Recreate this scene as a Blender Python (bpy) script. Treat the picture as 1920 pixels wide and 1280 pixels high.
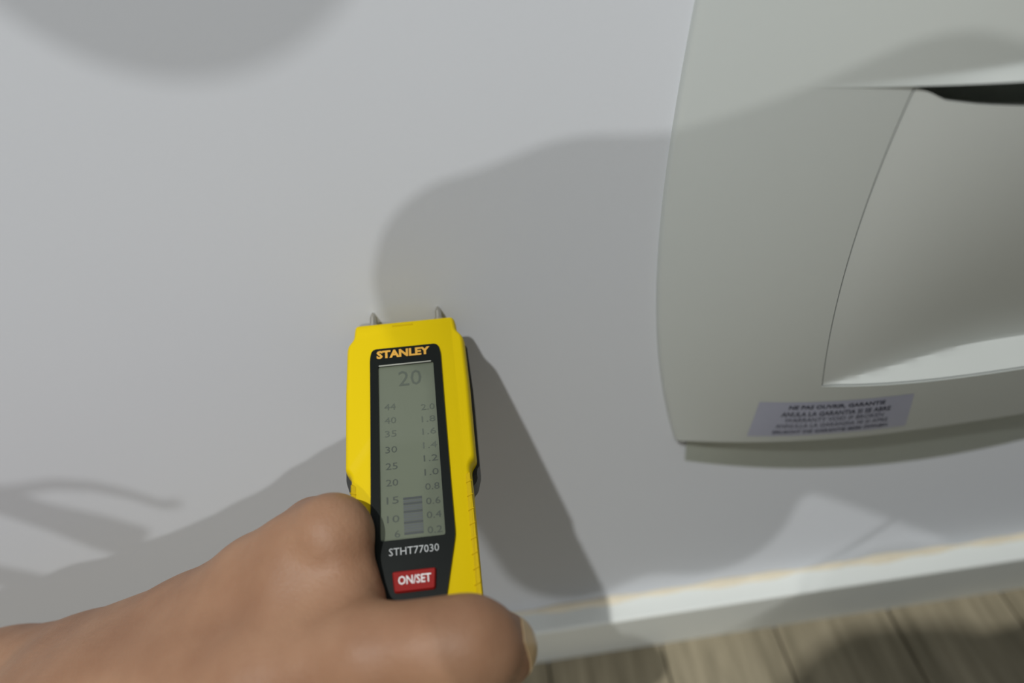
import bpy, bmesh, math, random
import numpy as np
from mathutils import Vector, Matrix

for o in list(bpy.data.objects): bpy.data.objects.remove(o)
scn = bpy.context.scene
COL = scn.collection
random.seed(4)

# ------------------------------------------------------------------ camera
F = 1387.0; AL = math.radians(38); RO = math.atan(.154)
CAM = np.array([0, -.25, .458])
FW = np.array([0, math.cos(AL), -math.sin(AL)]); R0 = np.array([1., 0, 0]); U0 = np.cross(R0, FW)
RI = math.cos(RO)*R0 - math.sin(RO)*U0
UP = math.sin(RO)*R0 + math.cos(RO)*U0
cd = bpy.data.cameras.new('camera'); cam = bpy.data.objects.new('camera', cd); COL.objects.link(cam)
cd.sensor_width = 36; cd.lens = F/1920*36; cd.clip_start = .005; cd.clip_end = 50
cam.matrix_world = Matrix(((RI[0], UP[0], -FW[0], CAM[0]), (RI[1], UP[1], -FW[1], CAM[1]), (RI[2], UP[2], -FW[2], CAM[2]), (0, 0, 0, 1)))
cd.dof.use_dof = True; cd.dof.focus_distance = .268; cd.dof.aperture_fstop = 4.0
scn.camera = cam

# ------------------------------------------------------------------ world, lamps, exposure
w = bpy.data.worlds.new('room_light'); scn.world = w; w.use_nodes = True
w.node_tree.nodes['Background'].inputs[0].default_value = (.86, .93, 1.0, 1)
w.node_tree.nodes['Background'].inputs[1].default_value = .19
REF = np.array([.0, 0, .25])
def lamp(name, d, dist, watts, radius, col):
    d = np.array(d, float); d /= np.linalg.norm(d)
    l = bpy.data.lights.new(name, 'POINT'); l.energy = watts; l.shadow_soft_size = radius; l.color = col
    o = bpy.data.objects.new(name, l); COL.objects.link(o); o.location = REF - d*dist
    return REF - d*dist
L1 = lamp('ceiling_spot_lamp', (.55, 1, -1.88), 2.4, 135, .018, (1, 1, .975))
L2 = lamp('room_lamp', (-.05, 1, -.62), 2.6, 52, .021, (1, .995, .98))
scn.view_settings.view_transform = 'Standard'; scn.view_settings.look = 'None'
scn.view_settings.exposure = 0; scn.view_settings.gamma = 1; scn.view_settings.use_curve_mapping = False

# ------------------------------------------------------------------ helpers
def ray(px, py): return FW + RI*((px-960)/F) - UP*((py-640)/F)
def wall_pt(px, py, y=0.):
    d = ray(px, py); return CAM + d*((y-CAM[1])/d[1])
def at(px, py, dep): return CAM + dep*ray(px, py)

def mat(name, col, rough=.5, bump=0., bscale=400., metal=0., spec=.5, var=0., vscale=30., sss=0., coat=0.):
    m = bpy.data.materials.new(name); m.use_nodes = True
    nt = m.node_tree; b = nt.nodes['Principled BSDF']
    b.inputs['Base Color'].default_value = (*col, 1); b.inputs['Roughness'].default_value = rough
    b.inputs['Metallic'].default_value = metal; b.inputs['Specular IOR Level'].default_value = spec
    b.inputs['Coat Weight'].default_value = coat
    tc = nt.nodes.new('ShaderNodeTexCoord')
    if sss:
        b.inputs['Subsurface Weight'].default_value = sss
        b.inputs['Subsurface Radius'].default_value = (1, .35, .2); b.inputs['Subsurface Scale'].default_value = .004
    if var:
        n = nt.nodes.new('ShaderNodeTexNoise'); n.inputs['Scale'].default_value = vscale; n.inputs['Detail'].default_value = 4
        nt.links.new(tc.outputs['Object'], n.inputs['Vector'])
        mx = nt.nodes.new('ShaderNodeMix'); mx.data_type = 'RGBA'
        mx.inputs[6].default_value = (*[c*(1-var) for c in col], 1); mx.inputs[7].default_value = (*[min(1, c*(1+var)) for c in col], 1)
        nt.links.new(n.outputs['Fac'], mx.inputs[0]); nt.links.new(mx.outputs[2], b.inputs['Base Color'])
    if bump:
        n = nt.nodes.new('ShaderNodeTexNoise'); n.inputs['Scale'].default_value = bscale; n.inputs['Detail'].default_value = 3
        nt.links.new(tc.outputs['Object'], n.inputs['Vector'])
        bp = nt.nodes.new('ShaderNodeBump'); bp.inputs['Strength'].default_value = bump; bp.inputs['Distance'].default_value = .0006
        nt.links.new(n.outputs['Fac'], bp.inputs['Height']); nt.links.new(bp.outputs['Normal'], b.inputs['Normal'])
    return m

def obj(name, verts, faces, m, parent=None, smooth=False, sharp=None):
    me = bpy.data.meshes.new(name); me.from_pydata([tuple(map(float, v)) for v in verts], [], [tuple(map(int, f)) for f in faces]); me.update()
    bm = bmesh.new(); bm.from_mesh(me); bmesh.ops.remove_doubles(bm, verts=bm.verts, dist=1e-6)
    bmesh.ops.recalc_face_normals(bm, faces=bm.faces); bm.to_mesh(me); bm.free()
    return link(name, me, m, parent, smooth, sharp)
def link(name, me, m, parent=None, smooth=False, sharp=None):
    if m and not me.materials: me.materials.append(m)
    if smooth:
        me.polygons.foreach_set('use_smooth', [True]*len(me.polygons))
        if sharp is not None: me.set_sharp_from_angle(angle=math.radians(sharp))
    o = bpy.data.objects.new(name, me); COL.objects.link(o)
    if parent is not None: o.parent = parent
    return o
def empty(name, loc=(0, 0, 0)):
    o = bpy.data.objects.new(name, None); o.empty_display_size = .01; COL.objects.link(o); o.location = loc; return o
def tag(o, label=None, cat=None, kind=None, group=None):
    if label: o['label'] = label
    if cat: o['category'] = cat
    if kind: o['kind'] = kind
    if group: o['group'] = group
    return o
def bm_obj(name, bm, m, parent=None, smooth=False, sharp=None):
    bmesh.ops.recalc_face_normals(bm, faces=bm.faces)
    me = bpy.data.meshes.new(name); bm.to_mesh(me); bm.free()
    return link(name, me, m, parent, smooth, sharp)
def box_bm(lo, hi, bev=0., seg=2):
    bm = bmesh.new(); bmesh.ops.create_cube(bm, size=1)
    for v in bm.verts:
        v.co = Vector([lo[i] + (v.co[i]+.5)*(hi[i]-lo[i]) for i in range(3)])
    if bev: bmesh.ops.bevel(bm, geom=bm.edges[:], offset=bev, segments=seg, affect='EDGES', profile=.5)
    return bm
def rounded(poly, radii, seg=5):
    """polygon with rounded corners; radii per corner"""
    out = []; n = len(poly)
    for i in range(n):
        p = np.array(poly[i], float); a = np.array(poly[i-1], float); b = np.array(poly[(i+1) % n], float)
        r = radii[i] if hasattr(radii, '__len__') else radii
        if r <= 0: out.append(tuple(p)); continue
        da = (a-p)/np.linalg.norm(a-p); db = (b-p)/np.linalg.norm(b-p)
        r = min(r, np.linalg.norm(a-p)*.48, np.linalg.norm(b-p)*.48)
        s, e = p+da*r, p+db*r
        for k in range(seg+1):
            t = k/seg; out.append(tuple((1-t)**2*s + 2*t*(1-t)*p + t*t*e))
    return out
def inset(poly, d):
    P = np.array(poly); n = len(P); out = []
    area = sum(P[i][0]*P[(i+1) % n][1]-P[(i+1) % n][0]*P[i][1] for i in range(n)); sg = 1 if area > 0 else -1
    for i in range(n):
        t = P[(i+1) % n]-P[i-1]; t /= np.linalg.norm(t)+1e-12
        out.append(P[i] + sg*d*np.array([-t[1], t[0]]))
    return out
def loft(rings, cap0=True, cap1=True):
    """rings: list of (poly2d, z)"""
    n = len(rings[0][0]); V = []; Fc = []
    for P, z in rings: V += [(p[0], p[1], z) for p in P]
    for r in range(len(rings)-1):
        for i in range(n):
            j = (i+1) % n; Fc.append((r*n+i, r*n+j, (r+1)*n+j, (r+1)*n+i))
    if cap0: Fc.append(tuple(range(n-1, -1, -1)))
    if cap1: Fc.append(tuple(range((len(rings)-1)*n, len(rings)*n)))
    return V, Fc

# ------------------------------------------------------------------ materials
M_wall = mat('wall_paint', (.655, .68, .72), .55, bump=.05, bscale=700, spec=.3, var=.012, vscale=9)
M_trim = mat('trim_paint', (.77, .80, .77), .5, bump=.05, bscale=300, spec=.3)
M_caulk = mat('aged_caulk', (.74, .67, .52), .7, bump=.3, bscale=350, var=.12, vscale=70)
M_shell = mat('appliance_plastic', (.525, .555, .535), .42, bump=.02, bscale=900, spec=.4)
M_panel = mat('appliance_panel_plastic', (.615, .645, .625), .42, bump=.02, bscale=900, spec=.4)
M_chin = mat('shaded_base_plastic', (.39, .42, .375), .5)  # darker than the shell: shade on the base put into its colour
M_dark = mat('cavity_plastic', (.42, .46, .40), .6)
M_stick = mat('sticker_film', (.40, .42, .535), .35, var=.05, vscale=80)
M_ink = mat('sticker_ink', (.03, .035, .06), .6)
M_yel = mat('yellow_plastic', (.75, .545, .0), .5, bump=.03, bscale=1200, spec=.15)
M_grip = mat('yellow_grip', (.62, .43, .0), .6, bump=.15, bscale=900, spec=.15)
M_blk = mat('black_plastic', (.004, .006, .005), .35, spec=.18)
M_blk2 = mat('black_back_plastic', (.012, .013, .014), .5)
M_lcd = mat('lcd_glass', (.135, .155, .11), .25, spec=.4, coat=.2)
M_seg = mat('lcd_segment', (.046, .058, .045), .4)
M_seg2 = mat('lcd_segment_faint', (.078, .094, .072), .4)
M_bar = mat('lcd_bar', (.072, .083, .082), .4)
M_bar2 = mat('lcd_bar_dark', (.042, .05, .05), .4)
M_gold = mat('brand_ink', (.72, .38, .045), .5)
M_silver = mat('code_ink', (.42, .44, .44), .5)
M_white = mat('button_ink', (.80, .78, .78), .5)
M_red = mat('red_rubber', (.30, .014, .012), .55, bump=.1, bscale=900, spec=.15)
M_pin = mat('pin_steel', (.55, .53, .48), .32, metal=1.)
M_glint = mat('glint_strip', (.45, .46, .40), .2, spec=.6)  # light grey standing in for the reflection at the window edge

# ------------------------------------------------------------------ the setting
HB = .0575; TB = .0146
o = bm_obj('wall_back', box_bm((-1.2, 0, 0), (1.2, .08, 1.9)), M_wall)
tag(o, 'plain off-white painted wall behind the yellow meter', 'wall', 'structure')

def wood(name, c1, c2):
    m = bpy.data.materials.new(name); m.use_nodes = True; nt = m.node_tree; b = nt.nodes['Principled BSDF']
    b.inputs['Roughness'].default_value = .55
    tc = nt.nodes.new('ShaderNodeTexCoord'); mp = nt.nodes.new('ShaderNodeMapping'); mp.inputs['Scale'].default_value = (60, 5, 20)
    n = nt.nodes.new('ShaderNodeTexNoise'); n.inputs['Scale'].default_value = 2.2; n.inputs['Detail'].default_value = 6
    cr = nt.nodes.new('ShaderNodeValToRGB'); cr.color_ramp.elements[0].color = (*c1, 1); cr.color_ramp.elements[1].color = (*c2, 1)
    cr.color_ramp.elements[0].position = .3; cr.color_ramp.elements[1].position = .7
    oi = nt.nodes.new('ShaderNodeObjectInfo'); ad = nt.nodes.new('ShaderNodeVectorMath')
    nt.links.new(tc.outputs['Object'], ad.inputs[0]); nt.links.new(oi.outputs['Location'], ad.inputs[1])
    nt.links.new(ad.outputs[0], mp.inputs['Vector']); nt.links.new(mp.outputs[0], n.inputs['Vector']); nt.links.new(n.outputs['Fac'], cr.inputs[0])
    nt.links.new(cr.outputs[0], b.inputs['Base Color'])
    bp = nt.nodes.new('ShaderNodeBump'); bp.inputs['Strength'].default_value = .3; bp.inputs['Distance'].default_value = .001
    nt.links.new(n.outputs['Fac'], bp.inputs['Height']); nt.links.new(bp.outputs[0], b.inputs['Normal'])
    return m
M_floor = wood('floor_board_wood', (.22, .19, .125), (.40, .345, .24))
M_gap = mat('floor_gap', (.05, .045, .03), .9)
fl = bm_obj('floor', box_bm((-1.2, -1.6, -.03), (1.2, 0, -.0035)), M_gap)
tag(fl, 'brown wooden board floor below the baseboard', 'floor', 'structure')
PW = .074; SEAM = float(wall_pt(1474, 1228, -.0)[0])
d_ = ray(1474, 1228); SEAM = float((CAM + d_*((0-CAM[2])/d_[2]))[0])
pm = bpy.data.meshes.new('floor_board')
b_ = box_bm((-PW/2+.0006, -.8, -.0035), (PW/2-.0006, .8, 0), .0008, 1); b_.to_mesh(pm); b_.free(); pm.materials.append(M_floor)
for i in range(-9, 10):
    p = bpy.data.objects.new('floor_board', pm); COL.objects.link(p); p.parent = fl
    p.location = (SEAM + (i+.5)*PW, -.80, 0)

# baseboard: flat top shelf catching the light, front leaning slightly back towards the floor
prof = [(0, 0), (0, HB), (-TB+.0012, HB), (-TB+.0004, HB-.0005), (-TB, HB-.0014), (-TB+.0135, .0)]
V = []; Fc = []; n = len(prof)
for x in (-1.2, 1.2): V += [(x, y, z) for y, z in prof]
for i in range(n): Fc.append((i, (i+1) % n, n+(i+1) % n, n+i))
Fc += [tuple(range(n)), tuple(range(2*n-1, n-1, -1))]
bb = obj('baseboard_back', V, Fc, M_trim)
tag(bb, 'pale grey-white baseboard with a bright flat top ledge under the wall', 'baseboard', 'structure')
V = []; Fc = []; N = 500
for i in range(N+1):
    x = -.35 + .8*i/N
    r = .0028 + .0009*math.sin(x*70)+.0006*math.sin(x*193+1) + .0004*random.random()
    V += [(x, .0005, HB-.0005), (x, .0002, HB+r), (x, -r*.55, HB+r*.35), (x, -r, HB-.0003)]
for i in range(N):
    for k in range(3): Fc.append((4*i+k, 4*i+k+1, 4*i+5+k, 4*i+4+k))
obj('caulk_line', V, Fc, M_caulk, bb, smooth=True)['label'] = 'uneven yellowed caulk line'

# ------------------------------------------------------------------ wall appliance
XC = .21
ZL = np.array([.1855, .2242, .2733, .3016, .3351, .3641, .3895]); XLv = np.array([.0734, .0675, .0636, .0646, .0689, .0727, .0765])
PXL = np.polyfit(ZL-.28, XLv, 3)
def xl(z): return float(np.polyval(PXL, min(z, .43)-.28)) + max(0, z-.43)*.9
def ss(a, b, x):
    t = min(1, max(0, (x-a)/(b-a))); return t*t*(3-2*t)
def Vp(z):
    u = .39-z
    return 1-11*u*u-15*u**3 if u > 0 else 1-6*u*u
def hs(x, z):
    s = min(1., abs(XC-x)/(XC-xl(z)))
    return .004 + (.044*Vp(z)+.10*(min(z, .42)-.22))*(1-s**3.0)
def on_shell(px, py):
    h = .02
    for _ in range(25):
        P = wall_pt(px, py, -h); h = hs(P[0], P[2])
    return P
def even_fit(pts, deg=1):
    x = np.array([p[0]-XC for p in pts]); z = np.array([p[2] for p in pts])
    c = np.linalg.lstsq(np.stack([x**(2*k) for k in range(deg+1)], 1), z, rcond=None)[0]
    return lambda X: float(sum(c[k]*(X-XC)**(2*k) for k in range(deg+1)))
zb = even_fit([on_shell(*p) for p in [(1271, 826), (1340, 829), (1415, 828), (1500, 826), (1611, 818)]], 2)
zs = even_fit([on_shell(*p) for p in [(1620, 165), (1716, 158), (1820, 152), (1920, 145)]], 1)
zl = even_fit([on_shell(*p) for p in [(1490, 723), (1541, 724), (1700, 719), (1820, 706)]], 1)
zchin = even_fit([wall_pt(*p) for p in [(1292, 865), (1420, 873), (1552, 876), (1728, 861), (1920, 824)]], 1)
sp = [on_shell(*p) for p in [(1716, 158), (1650, 310), (1610, 430), (1580, 520), (1560, 600), (1541, 724)]]
PXS = np.polyfit([p[2]-.3 for p in sp], [p[0] for p in sp], 2)
def xs(z): return float(np.polyval(PXS, min(max(z, .20), .40)-.3))
ZT = .465
def smap(s, t):
    """s 0..1 left edge->seam, 1..2 seam->centre ; t 0..1 top->slot, 1..2 slot->ledge, 2..3 ledge->bottom edge"""
    x = .12
    for _ in range(14):
        lv = [ZT - .25*(x-XC)**2, zs(x), zl(x), zb(x)]
        k = min(2, int(t)); z = lv[k] + (lv[k+1]-lv[k])*(t-k)
        a, b = xl(z), xs(z)
        x = a+(b-a)*s if s <= 1 else b+(XC-b)*(s-1)
    return x, z
def recess(x, z, d, tt):
    if d <= 0: return 0.
    A = (.8*(hs(x, z)-hs(xs(z), z)) + .0100*ss(-.01, .080, d))*(.03+.97*tt**1.8)
    A = max(0, A)
    zd = max(0, z-zl(x))*1.7
    k = .0015
    h = min(1, max(0, .5+.5*(A-zd)/k)); r = A*(1-h)+zd*h-k*h*(1-h)
    return max(0, r)
def shell_h(x, z, t, lip=False):
    h = hs(x, z); d = x-xs(z)
    if t <= 1 and lip: h += .0062*ss(-.032, .05, d)*max(0, (t-(1-.045*ss(-.032, .05, d)-.01))/.055)**1.1       # flared lip over the slot
    elif 1 < t < 2 and d < 0: h -= recess(x, z, d, t-1)*ss(.8, .9, t-1)
    return h
def tri_rows(sv, tv, fn):
    """grid, mirrored about XC, returns verts, faces"""
    V = []; Fc = []
    for t in tv:
        for s in sv: V.append(fn(s, t))
    ns = len(sv)
    for j in range(len(tv)-1):
        for i in range(ns-1): Fc.append((j*ns+i, j*ns+i+1, (j+1)*ns+i+1, (j+1)*ns+i))
    n = len(V)
    V2 = [(2*XC-v[0], v[1], v[2]) for v in V]
    return V+V2, Fc+[tuple(k+n for k in reversed(f)) for f in Fc]
def shell_v(s, t):
    x, z = smap(s, t); return (x, -shell_h(x, z, t), z)
def lip_v(s, t):
    x, z = smap(s, t); return (x, -shell_h(x, z, t, True), z)
def merge(*ms):
    V = []; Fc = []
    for v, f in ms:
        n = len(V); V += list(v); Fc += [tuple(k+n for k in q) for q in f]
    return V, Fc
S_all = list(np.linspace(0, .08, 5))+list(np.linspace(.12, 1, 26))+list(np.linspace(1.05, 2, 20))
S_left = [s for s in S_all if s <= 1.0001]; S_right = [s for s in S_all if s >= .9999]
S_lip = [s for s in S_all if s >= .55]
T_top = list(np.linspace(0, .86, 14))+list(np.linspace(.88, 1, 16)); T_mid = list(np.linspace(1, 1.78, 26))+list(np.linspace(1.8, 2, 18)); T_bot = list(np.linspace(2, 3, 16))
def side_v(s, t):           # left edge: rounded lip down to the wall; s = 0 front, 1 at the wall
    x, z = smap(0, t); h = shell_h(x, z, t)
    a = s*math.pi/2
    return (x-.0016*math.sin(a), -(h*math.cos(a)*.9+h*.1*(1-s)), z)
def under_v(s, t):          # underside of the lip over the slot, running inwards
    x, z = smap(s, 1); d = x-xs(z); A = ss(-.03, .02, d)
    return (x, -shell_h(x, z, 1, True)+t*(.0220*A+.0002), z-.0004*t*A)
def lowrim_v(s, t):         # inner rim of the lower shell behind the ledge
    x, z = smap(s, 2); return (x, -hs(x, z)+.006*t, z-.0004*t)
def seam_v(s, t):
    x, z = smap(1, t); return (x, -shell_h(x, z, min(t, 1.999))+.006*s, z)
def top_v(s, t):
    x, z = smap(s, 0); h = shell_h(x, z, 0)
    return (x, -h*(1-t), z + .012*math.sin(t*math.pi/2)*min(1, h/.01))
def botrim_v(s, t):
    x, z = smap(s, 3); return (x, -hs(x, z)+t*min(.0035, hs(x, z)*.45), z-.0003*t)
V, Fc = merge(tri_rows(S_all, T_top, lip_v), tri_rows(S_left, T_mid, shell_v), tri_rows(S_all, T_bot, shell_v),
              tri_rows([0, .25, .5, .75, 1], T_top+T_mid[1:]+T_bot[1:], side_v), tri_rows(S_lip, [0, .5, 1], under_v),
              tri_rows(S_right, [0, 1], lowrim_v), tri_rows([0, 1], T_mid, seam_v), tri_rows(S_all, [0, .3, .6, .85, 1], top_v), tri_rows(S_all, [0, 1], botrim_v))
unit = empty('wall_appliance', (0, 0, 0))
tag(unit, 'off-white moulded plastic wall unit with curved front panel and warranty sticker', 'appliance')
obj('shell', V, Fc, M_shell, unit, smooth=True, sharp=40)
def panel_v(s, t):
    x, z = smap(s, t); tt = t-1; d = x-xs(z)
    gap = .0006 + .0045*ss(-.001, .010, d) + .15*max(0, d)*ss(0, .02, d)
    z2 = z - gap*(1-tt)**6
    x2 = x+.0005*(1-ss(0, .01, d)*1)
    return (x2, -(hs(x2, z2)-recess(x, z, d, tt)-.0002), z2)
def panel_top(s, t):
    v = panel_v(s, 1.0); return (v[0], v[1]+.004*t, v[2]-.0005*t)
def panel_side(s, t):
    v = panel_v(1, t); return (v[0], v[1]+.004*s, v[2])
V, Fc = merge(tri_rows(S_right, T_mid[:-1]+[1.996], panel_v), tri_rows(S_right, [0, 1], panel_top), tri_rows([0, 1], T_mid[:-1]+[1.996], panel_side))
obj('front_panel', V, Fc, M_panel, unit, smooth=True, sharp=40)['label'] = 'recessed curved front panel'
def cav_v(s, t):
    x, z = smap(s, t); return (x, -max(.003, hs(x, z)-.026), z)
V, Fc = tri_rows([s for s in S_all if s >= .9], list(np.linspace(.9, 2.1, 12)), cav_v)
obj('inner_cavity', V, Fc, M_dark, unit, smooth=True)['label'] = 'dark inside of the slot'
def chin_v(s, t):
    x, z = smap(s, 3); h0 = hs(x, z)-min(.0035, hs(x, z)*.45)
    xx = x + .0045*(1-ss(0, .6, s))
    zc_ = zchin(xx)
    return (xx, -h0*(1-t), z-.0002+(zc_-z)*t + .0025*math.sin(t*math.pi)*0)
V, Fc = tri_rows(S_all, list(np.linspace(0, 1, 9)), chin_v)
obj('lower_base', V, Fc, M_chin, unit, smooth=True, sharp=40)['label'] = 'tapered lower base with shade in its colour'

# sticker that follows the shell
SQ = [on_shell(*p) for p in [(1424, 753), (1714, 737), (1697, 797), (1400, 817)]]
def stick(u, v, off):
    a = (1-u)*SQ[0]+u*SQ[1]; b = (1-u)*SQ[3]+u*SQ[2]; p = (1-v)*a+v*b
    return (p[0], -hs(p[0], p[2])-off, p[2]-off*.3)
V = []; Fc = []
for j in range(7):
    for i in range(25): V.append(stick(i/24, j/6, .00012))
for j in range(6):
    for i in range(24): Fc.append((j*25+i, j*25+i+1, (j+1)*25+i+1, (j+1)*25+i))
st = obj('warranty_sticker', V, Fc, M_stick, unit, smooth=True); st['label'] = 'pale lilac warranty sticker'

def text_mesh(body, size=1., bold=0., align='CENTER', spacing=1., shear=0.):
    c = bpy.data.curves.new('lettering', 'FONT'); c.body = body; c.size = size; c.align_x = align; c.offset = bold; c.space_character = spacing; c.shear = shear
    c.resolution_u = 2
    o = bpy.data.objects.new('tmp_text', c); COL.objects.link(o)
    dg = bpy.context.evaluated_depsgraph_get(); dg.update()
    me = bpy.data.meshes.new_from_object(o.evaluated_get(dg)); bpy.data.objects.remove(o)
    for p in me.polygons: p.use_smooth = False
    return me
def fit_text(body, x0, x1, y0, y1, bold=.0, z=0., fn=None, shear=0.):
    """text mesh filling the box x0..x1, y0..y1 (y1 = foot)"""
    me = text_mesh(body, 1., bold, shear=shear)
    co = np.array([v.co[:] for v in me.vertices]); lo = co.min(0); hi = co.max(0)
    for v, c in zip(me.vertices, co):
        u = x0+(x1-x0)*(c[0]-lo[0])/(hi[0]-lo[0]); w_ = y1+(y0-y1)*(c[1]-lo[1])/(hi[1]-lo[1])
        v.co = fn(u, w_) if fn else (u, w_, z)
    me.update()
    return me
lines = [('NE PAS OUVRIR, GARANTIE', .20, .82, .085, .215, .03), ('ANULA LA GARANTIA SI SE ABRE', .165, .865, .27, .40, .02), ('WARRANTY VOID IF BROKEN', .20, .83, .45, .57, .0),
         ('ANNULLA LA GARANZIA SE SI APRE', .155, .865, .63, .74, .0), ('ERLISCHT DIE GARANTIE BEIM ÖFFNEN', .15, .875, .80, .92, .02)]
for b, x0, x1, y0, y1, bo in lines:
    me = fit_text(b, x0, x1, y0, y1, bo, fn=lambda u, v: stick(u, v, .00022))
    link('lettering', me, M_ink, st)

# ------------------------------------------------------------------ moisture meter
MM = np.array([[0.9977, -0.0215, 0.0641], [0.0036, -0.9298, -0.368], [-0.0675, -0.3674, 0.9276]]); MT = np.array([-.0409, -.01, .2899])
q, _r = np.linalg.qr(MM); q = q*np.sign(np.diag(_r)); MM = q
# local: +x right on the face, +y from pins to grip, +z out of the face (mirror-free frame uses -y)
def loc(x, y, z): return MT + MM@np.array([x, y, z])
meter = empty('moisture_meter')
RM = np.stack([MM[:, 0], -MM[:, 1], MM[:, 2]], 1)
meter.matrix_world = Matrix(((*RM[0], MT[0]), (*RM[1], MT[1]), (*RM[2], MT[2]), (0, 0, 0, 1)))
tag(meter, 'yellow and black pin moisture meter with grey display pressed against the wall', 'moisture meter')
def L(p): return [(x/1000, -y/1000) for x, y in p]
def sym(right):
    return right + [(-x, y) for x, y in reversed(right)]
half = [(19.8, 0), (20.4, 6.3), (22.9, 9.6), (23.4, 30), (23.4, 60.6), (21.3, 63.4), (21.4, 110), (20.6, 121), (14, 126)]
hr = [2.2, 1.0, 2.2, 0, 1.2, 1.4, 3, 4, 4]
out = L(sym(half)); rr = [r/1000 for r in hr+hr[::-1]]
P0 = rounded(out, rr)
V, Fc = loft([(P0, -.0115), (P0, -.0045), (inset(P0, .0002), -.0026), (inset(P0, .0006), -.0012), (inset(P0, .0012), -.0004), (inset(P0, .0019), 0)])
obj('housing', V, Fc, M_yel, meter, smooth=True, sharp=35)
halfb = [(19.4, 2.5), (20.2, 7), (23.6, 10.5), (24.4, 30), (24.2, 62), (22.6, 67.5), (20.9, 69), (20.8, 110), (20, 120.5), (13.5, 125.3)]
P1 = rounded(L(sym(halfb)), .0012)
V, Fc = loft([(inset(P1, .003), -.0235), (inset(P1, .0012), -.0225), (P1, -.020), (P1, -.0085)])
obj('back_shell', V, Fc, M_blk2, meter, smooth=True, sharp=35)
# textured grips
for sx in (-1, 1):
    pts = [(18.9*sx, 67), (21.0*sx, 66), (21.6*sx, 112), (19.4*sx, 113)]
    P = rounded(L(pts), .0006, 3)
    V, Fc = loft([(P, -.008), (P, -.0004), (inset(P, .0003), .0001)])
    g = obj('grip', V, Fc, M_grip, meter, smooth=True, sharp=35); g['label'] = 'ribbed yellow finger grip'
    for k in range(9):
        y = 70 + k*5
        V, Fc = loft([(L([(19.1*sx, y), (21.3*sx, y-.9), (21.3*sx, y-.4), (19.1*sx, y+.5)]), 0), (L([(19.2*sx, y+.1), (21.1*sx, y-.7), (21.1*sx, y-.5), (19.2*sx, y+.3)]), .00035)])
        obj('rib', V, Fc, M_grip, g)
# black face plate with a window
hp = [(12.6, 13.2), (13.5, 17), (13.6, 40), (13.9, 70), (14.2, 88), (9.9, 108), (0, 109.4)]
PP = rounded(L(hp + [(-x, y) for x, y in reversed(hp[:-1])]), [.0026, .003, .01, .01, .002, .0015, .004, .0015, .002, .01, .01, .003, .0026], 6)
lw = [(10.5, 20.8), (10.9, 87.8), (-10.9, 87.8), (-10.5, 20.8)]
LW = rounded(L(lw), .0008, 3)
def ring_plate(outer, inner, z0, z1, name, m, parent):
    bm = bmesh.new()
    vo = [bm.verts.new((*p, z1)) for p in outer]; vi = [bm.verts.new((*p, z1)) for p in inner]
    eo = [bm.edges.new((vo[i], vo[(i+1) % len(vo)])) for i in range(len(vo))]; ei = [bm.edges.new((vi[i], vi[(i+1) % len(vi)])) for i in range(len(vi))]
    bmesh.ops.triangle_fill(bm, use_beauty=True, edges=eo+ei, normal=(0, 0, 1))
    for ring in (vo, vi):
        lo = [bm.verts.new((v.co.x, v.co.y, z0)) for v in ring]
        for i in range(len(ring)):
            j = (i+1) % len(ring); bm.faces.new((ring[i], ring[j], lo[j], lo[i]))
    return bm_obj(name, bm, m, parent)
plate = ring_plate(PP, LW, -.0006, .0010, 'face_plate', M_blk, meter)
# reflection on the window's top bevel, painted as a light strip
bm = box_bm((-.0102, -.0210, .0006), (.0098, -.0205, .00125), .0002, 1)
bm_obj('window_glint', bm, M_glint, plate)
lcd = bm_obj('display', box_bm((-.0114, -.0884, -.0012), (.0114, -.0202, .0001)), M_lcd, meter); lcd['label'] = 'grey-green liquid crystal display'
def mtext(body, x0, x1, y0, y1, z, m, parent, bold=0., name='lettering', shear=0.):
    me = fit_text(body, x0/1000, x1/1000, -y0/1000, -y1/1000, bold, z, shear=shear)
    return link(name, me, m, parent)
bt = .00113
mtext('STANLEY', -10.9, 9.5, 14.2, 17.7, bt, M_gold, plate, .045)
mtext('STHT77030', -8.1, 8.5, 90.5, 93.0, bt, M_silver, plate, .0)
zt = .00018
for i, s in enumerate(['44', '40', '35', '30', '25', '20', '15', '10']):
    y = [37.9, 43.4, 48.7, 54.9, 61.2, 67.3, 73.7, 80.3][i]
    mtext(s, -8.6, -4.4, y-1.25, y+1.25, zt, M_seg2 if i < 3 else M_seg, lcd, .0, 'scale_number')
mtext('6', -6.2, -4.3, 84.3, 86.8, zt, M_seg, lcd, .0, 'scale_number')
for i, s in enumerate(['2.0', '1.8', '1.6', '1.4', '1.2', '1.0', '0.8', '0.6', '0.4', '0.2']):
    y = [39.4, 44.3, 49.2, 54.6, 59.6, 64.8, 70.1, 75.3, 80.2, 85.4][i]
    mtext(s, 4.9, 9.9, y-1.2, y+1.2, zt, M_seg2 if i < 4 else M_seg, lcd, .0, 'scale_number')
mtext('20', -3.0, 5.6, 23.4, 29.8, zt, M_seg2, lcd, .0, 'reading_number')
for k in range(14):
    y = 73.2 + k*.94
    bm = box_bm((-.0029, -(y+.78)/1000, .0001), (.0036, -y/1000, .00018))
    bm_obj('bar_segment', bm, M_bar2 if k in (0, 2, 5, 9, 13) else M_bar, lcd)
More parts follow.
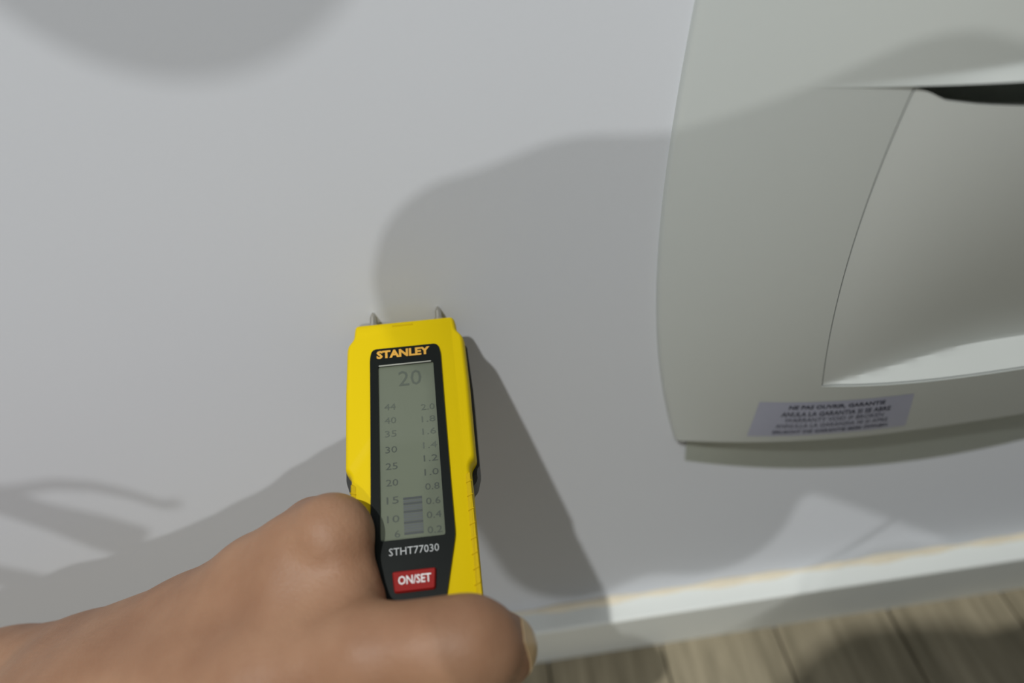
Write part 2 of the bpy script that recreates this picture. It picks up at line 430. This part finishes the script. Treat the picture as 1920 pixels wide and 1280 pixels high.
# button
def frustum(name, P, z0, z1, ins, m, parent):
    V, Fc = loft([(P, z0), (inset(P, ins*.25), z0+(z1-z0)*.7), (inset(P, ins), z1)]); return obj(name, V, Fc, m, parent, smooth=True, sharp=35)
PB = rounded(L([(7.3, 98.3), (6.7, 105.3), (-6.7, 105.3), (-7.3, 98.3)]), .0010, 4)
btn = frustum('button', PB, .0006, .0023, .0005, M_red, meter); btn['label'] = 'red rubber power button'
mtext('ON/SET', -5.2, 5.5, 100.1, 102.9, .00237, M_white, btn, .02)
# pins and the engraved mark
for sx in (-1, 1):
    bm = bmesh.new()
    bmesh.ops.create_cone(bm, cap_ends=True, segments=20, radius1=.0022, radius2=.0018, depth=.003, matrix=Matrix.Translation((0, 0, .0015)))
    bmesh.ops.create_cone(bm, cap_ends=True, segments=20, radius1=.00135, radius2=.00125, depth=.0042, matrix=Matrix.Translation((0, 0, .0045)))
    bmesh.ops.create_cone(bm, cap_ends=True, segments=20, radius1=.00125, radius2=.0001, depth=.0034, matrix=Matrix.Translation((0, 0, .0083)))
    bmesh.ops.transform(bm, verts=bm.verts, matrix=Matrix.Translation((.0132*sx, -.0006, -.0062)) @ Matrix.Rotation(-math.pi/2, 4, 'X'))
    bm_obj('pin', bm, M_pin, meter, smooth=True, sharp=40)['label'] = 'steel measuring pin'
bm_obj('moulded_mark', box_bm((-.0048, -.0031, -.0001), (.0034, -.0024, .00012)), M_grip, meter)

# ------------------------------------------------------------------ skin surfaces from blended tapered capsules
def sdf(prims, X, Y, Z):
    D = None
    for a, b, ra, rb, k in prims:
        a = np.array(a, float); b = np.array(b, float); ba = b-a; L2_ = ba@ba + 1e-12
        px, py, pz = X-a[0], Y-a[1], Z-a[2]
        t = np.clip((px*ba[0]+py*ba[1]+pz*ba[2])/L2_, 0, 1)
        d = np.sqrt((px-t*ba[0])**2+(py-t*ba[1])**2+(pz-t*ba[2])**2) - (ra+(rb-ra)*t)
        if D is None: D = d
        else:
            h = np.clip(.5+.5*(D-d)/k, 0, 1); D = D*(1-h)+d*h - k*h*(1-h)
    return D
def surface_nets(prims, res, extra=None):
    pts = np.array([p for q in prims for p in (q[0], q[1])]); rm = max(max(q[2], q[3]) for q in prims)+res*3
    lo = pts.min(0)-rm; hi = pts.max(0)+rm
    ax = [np.arange(lo[i], hi[i]+res, res) for i in range(3)]
    X, Y, Z = np.meshgrid(*ax, indexing='ij')
    D = sdf(prims, X, Y, Z)
    if extra: D = extra(D, X, Y, Z)
    n = np.array(D.shape); ins = D < 0
    cs = [(i, j, k) for i in (0, 1) for j in (0, 1) for k in (0, 1)]
    def sub(A, c): return A[c[0]:n[0]-1+c[0], c[1]:n[1]-1+c[1], c[2]:n[2]-1+c[2]]
    cnt = sum(sub(ins, c).astype(np.int8) for c in cs); act = (cnt > 0) & (cnt < 8)
    idx = -np.ones(act.shape, int); idx[act] = np.arange(act.sum())
    cell = np.argwhere(act); acc = np.zeros((len(cell), 3)); num = np.zeros(len(cell))
    vals = {c: sub(D, c)[act] for c in cs}
    for c in cs:
        for axis in range(3):
            if c[axis] == 0:
                c2 = tuple(1 if q == axis else c[q] for q in range(3)); a = vals[c]; b = vals[c2]
                m = (a < 0) != (b < 0); t = np.where(m, a/(a-b+1e-20), 0)
                p = np.array(c, float)[None, :].repeat(len(cell), 0); p[:, axis] += t
                acc[m] += p[m]; num[m] += 1
    V = lo + (cell + acc/num[:, None])*res
    Fs = []
    for axis in range(3):
        o1, o2 = [(1, 2), (2, 0), (0, 1)][axis]
        s0 = [slice(0, n[q]) for q in range(3)]; s1 = [slice(0, n[q]) for q in range(3)]
        s0[axis] = slice(0, n[axis]-1); s1[axis] = slice(1, n[axis])
        a = ins[tuple(s0)]; b = ins[tuple(s1)]
        e = np.argwhere(a != b); e = e[(e[:, o1] > 0) & (e[:, o2] > 0) & (e[:, o1] < n[o1]-1) & (e[:, o2] < n[o2]-1)]
        def cid(d1, d2):
            f = e.copy(); f[:, o1] -= d1; f[:, o2] -= d2; return idx[f[:, 0], f[:, 1], f[:, 2]]
        qd = np.stack([cid(1, 1), cid(0, 1), cid(0, 0), cid(1, 0)], 1)
        flip = ~a[e[:, 0], e[:, 1], e[:, 2]]
        qd[flip] = qd[flip][:, ::-1]; Fs.append(qd)
    return V, np.concatenate(Fs)
def organic(name, prims, res, m, parent=None, sm=2):
    V, Q = surface_nets(prims, res)
    me = bpy.data.meshes.new(name); me.from_pydata(V.tolist(), [], Q.tolist()); me.update()
    bm = bmesh.new(); bm.from_mesh(me)
    for _ in range(sm): bmesh.ops.smooth_vert(bm, verts=bm.verts, factor=.5, use_axis_x=True, use_axis_y=True, use_axis_z=True)
    bmesh.ops.recalc_face_normals(bm, faces=bm.faces); bm.to_mesh(me); bm.free()
    return link(name, me, m, parent, smooth=True)

def skin(name, c):
    m = mat(name, c, .52, spec=.35, sss=.12); nt = m.node_tree; b = nt.nodes['Principled BSDF']
    tc = nt.nodes.new('ShaderNodeTexCoord')
    n1 = nt.nodes.new('ShaderNodeTexNoise'); n1.inputs['Scale'].default_value = 38; n1.inputs['Detail'].default_value = 5
    cr = nt.nodes.new('ShaderNodeValToRGB'); e = cr.color_ramp.elements
    e[0].position = .32; e[0].color = (c[0]*.82, c[1]*.74, c[2]*.70, 1); e[1].position = .68; e[1].color = (min(1, c[0]*1.07), c[1]*1.06, c[2]*1.06, 1)
    v = nt.nodes.new('ShaderNodeTexVoronoi'); v.inputs['Scale'].default_value = 900
    n2 = nt.nodes.new('ShaderNodeTexNoise'); n2.inputs['Scale'].default_value = 160; n2.inputs['Detail'].default_value = 4
    ad = nt.nodes.new('ShaderNodeMath'); ad.operation = 'MULTIPLY_ADD'; ad.inputs[1].default_value = .35
    bp = nt.nodes.new('ShaderNodeBump'); bp.inputs['Strength'].default_value = .32; bp.inputs['Distance'].default_value = .0008
    for t in (n1, n2, v): nt.links.new(tc.outputs['Object'], t.inputs['Vector'])
    nt.links.new(n1.outputs['Fac'], cr.inputs[0]); nt.links.new(cr.outputs[0], b.inputs['Base Color'])
    nt.links.new(v.outputs['Distance'], ad.inputs[0]); nt.links.new(n2.outputs['Fac'], ad.inputs[2])
    nt.links.new(ad.outputs[0], bp.inputs['Height']); nt.links.new(bp.outputs[0], b.inputs['Normal'])
    return m
M_skin = skin('skin', (.335, .19, .112))
M_nail = mat('nail', (.52, .37, .20), .3, spec=.5, sss=.1)

# left hand: wrist lower left, thumb across the face of the meter, fingers curled under it
def chain(pts, k0, k=.004):
    return [(pts[i][0], pts[i+1][0], pts[i][1], pts[i+1][1], k0 if i == 0 else k) for i in range(len(pts)-1)]
W0 = at(-420, 1440, .325)
idx_c = [(W0, .031), (at(20, 1316, .302), .0285), (at(176, 1276, .286), .0250), (at(370, 1184, .266), .0200), (at(496, 1098, .2535), .0173), (at(562, 1048, .2482), .0150), (at(622, 1003, .2425), .0131)]
prims = chain(idx_c, .006, .006)
prims += chain([(at(622, 1003, .2425), .0128), (loc(-.0345, .078, -.006), .0100), (loc(-.031, .070, -.030), .0092), (loc(-.006, .068, -.0355), .0085), (loc(.012, .070, -.0345), .0075)], .004, .003)
for j, (yy, r) in enumerate([(.087, .0088), (.105, .0085), (.121, .0075)]):
    base = at(470, 1125, .256) + np.array([-.004*j, -.012*(j+1), -.017*(j+1)])
    wr = W0 + np.array([0, -.004*(j+1), -.010*(j+1)])
    prims += chain([(wr, .017), (base, .0125)], .008)
    prims += chain([(base, .0122), (loc(-.0355, yy, -.022), .0098), (loc(-.026, yy-.002, -.0345), r), (loc(-.004, yy, -.0355), r), (loc(.012, yy+.003, -.0345), r*.86)], .006, .003)
# thumb and the ball of the thumb
prims += chain([(W0+np.array([.01, -.03, -.005]), .026), (at(200, 1365, .252), .0270), (at(500, 1280, .230), .0200), (at(700, 1226, .2180), .0138), (at(800, 1212, .2145), .0120), (at(878, 1207, .2155), .0128), (at(900, 1212, .2170), .0124)], .012, .006)
prims += chain([(at(912, 1217, .2175), .0112), (at(938, 1216, .2240), .0104), (at(944, 1232, .2325), .0094)], .0016, .003)
# web between thumb and index, back of the hand
prims += [(at(430, 1195, .252), at(560, 1115, .2430), .0175, .0135, .010), (at(560, 1180, .236), at(655, 1150, .2330), .0140, .0095, .010),
          (at(150, 1330, .270), at(430, 1230, .248), .026, .021, .012), (at(560, 1105, .2425), at(640, 1110, .2370), .0130, .0100, .008),
          (at(632, 1030, .2420), at(662, 1075, .2400), .0119, .0070, .004), (at(662, 1075, .2390), at(693, 1118, .2370), .0068, .0050, .003)]
hand = organic('hand', prims, .00125, M_skin, None, 6)
tag(hand, 'bare left hand gripping the near end of the yellow meter', 'hand')
# thumb nail laid on the skin
def lay_patch(name, c, nrm, udir, hu, hv, m, parent, off=.0003, bulge=.0):
    nrm = nrm/np.linalg.norm(nrm); u = udir-nrm*(udir@nrm); u /= np.linalg.norm(u); v = np.cross(nrm, u)
    V = []; Fc = []; NU, NV = 17, 13
    G = []
    for j in range(NV):
        for i in range(NU):
            a = 2*i/(NU-1)-1; b = 2*j/(NV-1)-1
            a2 = a*math.sqrt(1-b*b/2); b2 = b*math.sqrt(1-a*a/2)
            a2, b2 = .5*a2+.5*a*.93, .5*b2+.5*b*.93
            G.append(c + u*a2*hu + v*b2*hv + nrm*.012)
    G = np.array(G)
    for _ in range(40):
        d = sdf(prims, G[:, 0], G[:, 1], G[:, 2]); G = G - nrm*np.minimum(d, .002)[:, None]*.8
    T_ = G + nrm*off; Bt = G - nrm*.0006
    V = list(T_)+list(Bt); n = len(G)
    for j in range(NV-1):
        for i in range(NU-1):
            q = (j*NU+i, j*NU+i+1, (j+1)*NU+i+1, (j+1)*NU+i); Fc += [q, tuple(k+n for k in reversed(q))]
    bd = [i for i in range(NU)]+[j*NU+NU-1 for j in range(1, NV)]+[(NV-1)*NU+i for i in range(NU-2, -1, -1)]+[j*NU for j in range(NV-2, 0, -1)]
    for k in range(len(bd)):
        a, b = bd[k], bd[(k+1) % len(bd)]; Fc.append((a, b, b+n, a+n))
    return obj(name, V, Fc, m, parent, smooth=True, sharp=50)
nn = RI*1.0 + UP*.25 - FW*.55
lay_patch('thumb_nail', at(957, 1212, .2260), nn, FW*.55-UP, .0086, .0058, M_nail, hand, .0002)['label'] = 'yellowish thumb nail'

# ------------------------------------------------------------------ the photographer behind the lens (out of frame) and the phone
def shade_pt(x, z, back):
    """point on the line wall(x,z) -> room lamp that lies `back` behind the lens plane"""
    S = np.array([x, 0, z]); d = L2-S; t = ((CAM-FW*back-S)@FW)/(d@FW); return S+d*t
M_cloth = mat('pale_cloth', (.62, .63, .64), .9)  # pale so the unseen body bounces light onto the wall
M_phone = mat('phone_body', (.03, .03, .035), .3)
ph = empty('smartphone')
tag(ph, 'black smartphone held in the photographer\'s right hand', 'phone')
Pp = rounded([(-.010, .010), (.140, .010), (.140, -.064), (-.010, -.064)], .017, 8)
V, Fc = loft([(inset(Pp, .0015), .0), (Pp, .0015), (Pp, .0065), (inset(Pp, .0015), .008)])
obj('phone_case', [CAM + RI*v[0] + UP*v[1] - FW*(.004+v[2]) for v in V], Fc, M_phone, ph, smooth=True, sharp=40)
V, Fc = loft([(inset(Pp, .003), .0081), (inset(Pp, .003), .0084)])
obj('phone_screen', [CAM + RI*v[0] + UP*v[1] - FW*(.004+v[2]) for v in V], Fc, M_blk, ph)
SP = []
def sc(x0, z0, r0, x1, z1, r1, back=.03, k=.012):
    SP.append((shade_pt(x0, z0, back), shade_pt(x1, z1, back), r0*.875, r1*.875, k))
sc(-.011, .295, .041, .030, .290, .050); sc(.030, .300, .040, .070, .292, .042); sc(.03, .26, .05, .06, .22, .06)
sc(.075, .285, .052, .128, .318, .034); sc(.075, .21, .06, .092, .128, .047, k=.006); sc(.04, .20, .05, .07, .15, .05)
sc(.0, .20, .045, .02, .12, .045); sc(.12, .24, .06, .20, .26, .07); sc(.20, .26, .08, .36, .24, .09); sc(.18, .21, .05, .36, .17, .09)
sc(.165, .20, .058, .30, .105, .058, .03, k=.004); sc(.30, .105, .058, .42, .05, .06, .05)
elb = SP[-1][1]
head = L2 + (np.array([-.078, 0, .474])-L2)*.82
shl = np.array([.46, -.62, .86])
SP += [(elb, np.array([.48, -.45, .50]), .045, .05, .02), (np.array([.48, -.45, .50]), shl, .05, .07, .02), (shl, np.array([.20, -.72, .98]), .08, .09, .03),
       (np.array([.20, -.72, .98]), head+np.array([.05, -.09, .10]), .09, .055, .03), (head+np.array([.01, -.005, .015]), head, .058, .062, .02)]
knee = shade_pt(.205, -.045, .06)
SP += [(knee, knee+np.array([.03, -.04, -.12]), .070, .055, .01), (knee, np.array([.55, -.75, .42]), .072, .09, .01), (np.array([.55, -.75, .42]), shl, .10, .09, .04)]
per = organic('person', SP, .006, M_cloth, None, 3)  # body outline shaped to cast the shadows on wall and floor
tag(per, 'photographer leaning over and holding up the phone, out of frame', 'person')

# added strap and cord placed to cast shadows on the wall, out of frame
M_caster = mat('caster_black', (.04, .04, .045), .9)
def lamp_plane(S, y):
    S = np.array(S, float); d = L2-S; return S+d*((y-S[1])/d[1])
def ribbon(edge_px, y, name, parent):
    P = [lamp_plane(wall_pt(*p), y) for p in edge_px]; n = len(P)
    V = [p for p in P]+[p+np.array([0, -.002, 0]) for p in P]
    Fc = [tuple(range(n)), tuple(range(2*n-1, n-1, -1))]+[(i, (i+1) % n, n+(i+1) % n, n+i) for i in range(n)]
    return obj(name, V, Fc, M_caster, parent)
strips = empty('shadow_strips'); tag(strips, 'added dark strap hanging beside the lens, out of frame', 'strips')
ribbon([(-120, 880), (0, 911), (87, 942), (197, 966), (280, 990), (271, 1018), (324, 1069), (175, 1025), (87, 990), (0, 961), (-120, 920)], -.33, 'shadow_strip', strips)
ribbon([(-60, 925), (0, 911), (100, 897), (175, 902), (240, 917), (306, 939), (337, 934), (340, 946), (306, 951), (240, 930), (175, 917), (100, 914), (30, 925), (-30, 945)], -.33, 'shadow_strip', strips)
ribbon([(-120, 1040), (0, 1060), (60, 1072), (210, 1108), (190, 1135), (50, 1108), (0, 1097), (-120, 1085)], -.33, 'shadow_strip', strips)
def tube(name, pts, r, m, parent=None):
    V = []; Fc = []; n = len(pts)
    for i, p in enumerate(pts):
        d = pts[min(n-1, i+1)]-pts[max(0, i-1)]; d /= np.linalg.norm(d); a = np.cross(d, [0, 0, 1.]); a /= np.linalg.norm(a); b = np.cross(d, a)
        V += [p+r*(math.cos(k*math.pi/4)*a+math.sin(k*math.pi/4)*b) for k in range(8)]
    for i in range(n-1):
        for k in range(8): Fc.append((8*i+k, 8*i+(k+1) % 8, 8*i+8+(k+1) % 8, 8*i+8+k))
    Fc += [tuple(range(7, -1, -1)), tuple(range(8*n-8, 8*n))]
    return obj(name, V, Fc, m, parent, smooth=True, sharp=50)
def floor_pt(px, py):
    d = ray(px, py); return CAM + d*((0-CAM[2])/d[2])
c1 = [lamp_plane(p, -.30) for p in (wall_pt(1740, 930), wall_pt(1660, 985), wall_pt(1590, 1030), wall_pt(1520, 1095, -.013), wall_pt(1400, 1182, -.010), floor_pt(1330, 1240))]
c2 = [lamp_plane(p, -.30) for p in (wall_pt(1930, 1010), wall_pt(1830, 1092, -.013), wall_pt(1700, 1180, -.010), floor_pt(1600, 1250))]
cab = tube('shadow_cord', c1 + [c1[-1]+np.array([.02, -.02, -.01]), c2[-1]+np.array([0, -.02, -.012])] + c2[::-1], .0016, M_caster)  # added cord, routed so its shadow crosses wall and baseboard
tag(cab, 'thin dark cord added to cast thin shadow lines, out of frame', 'cable')
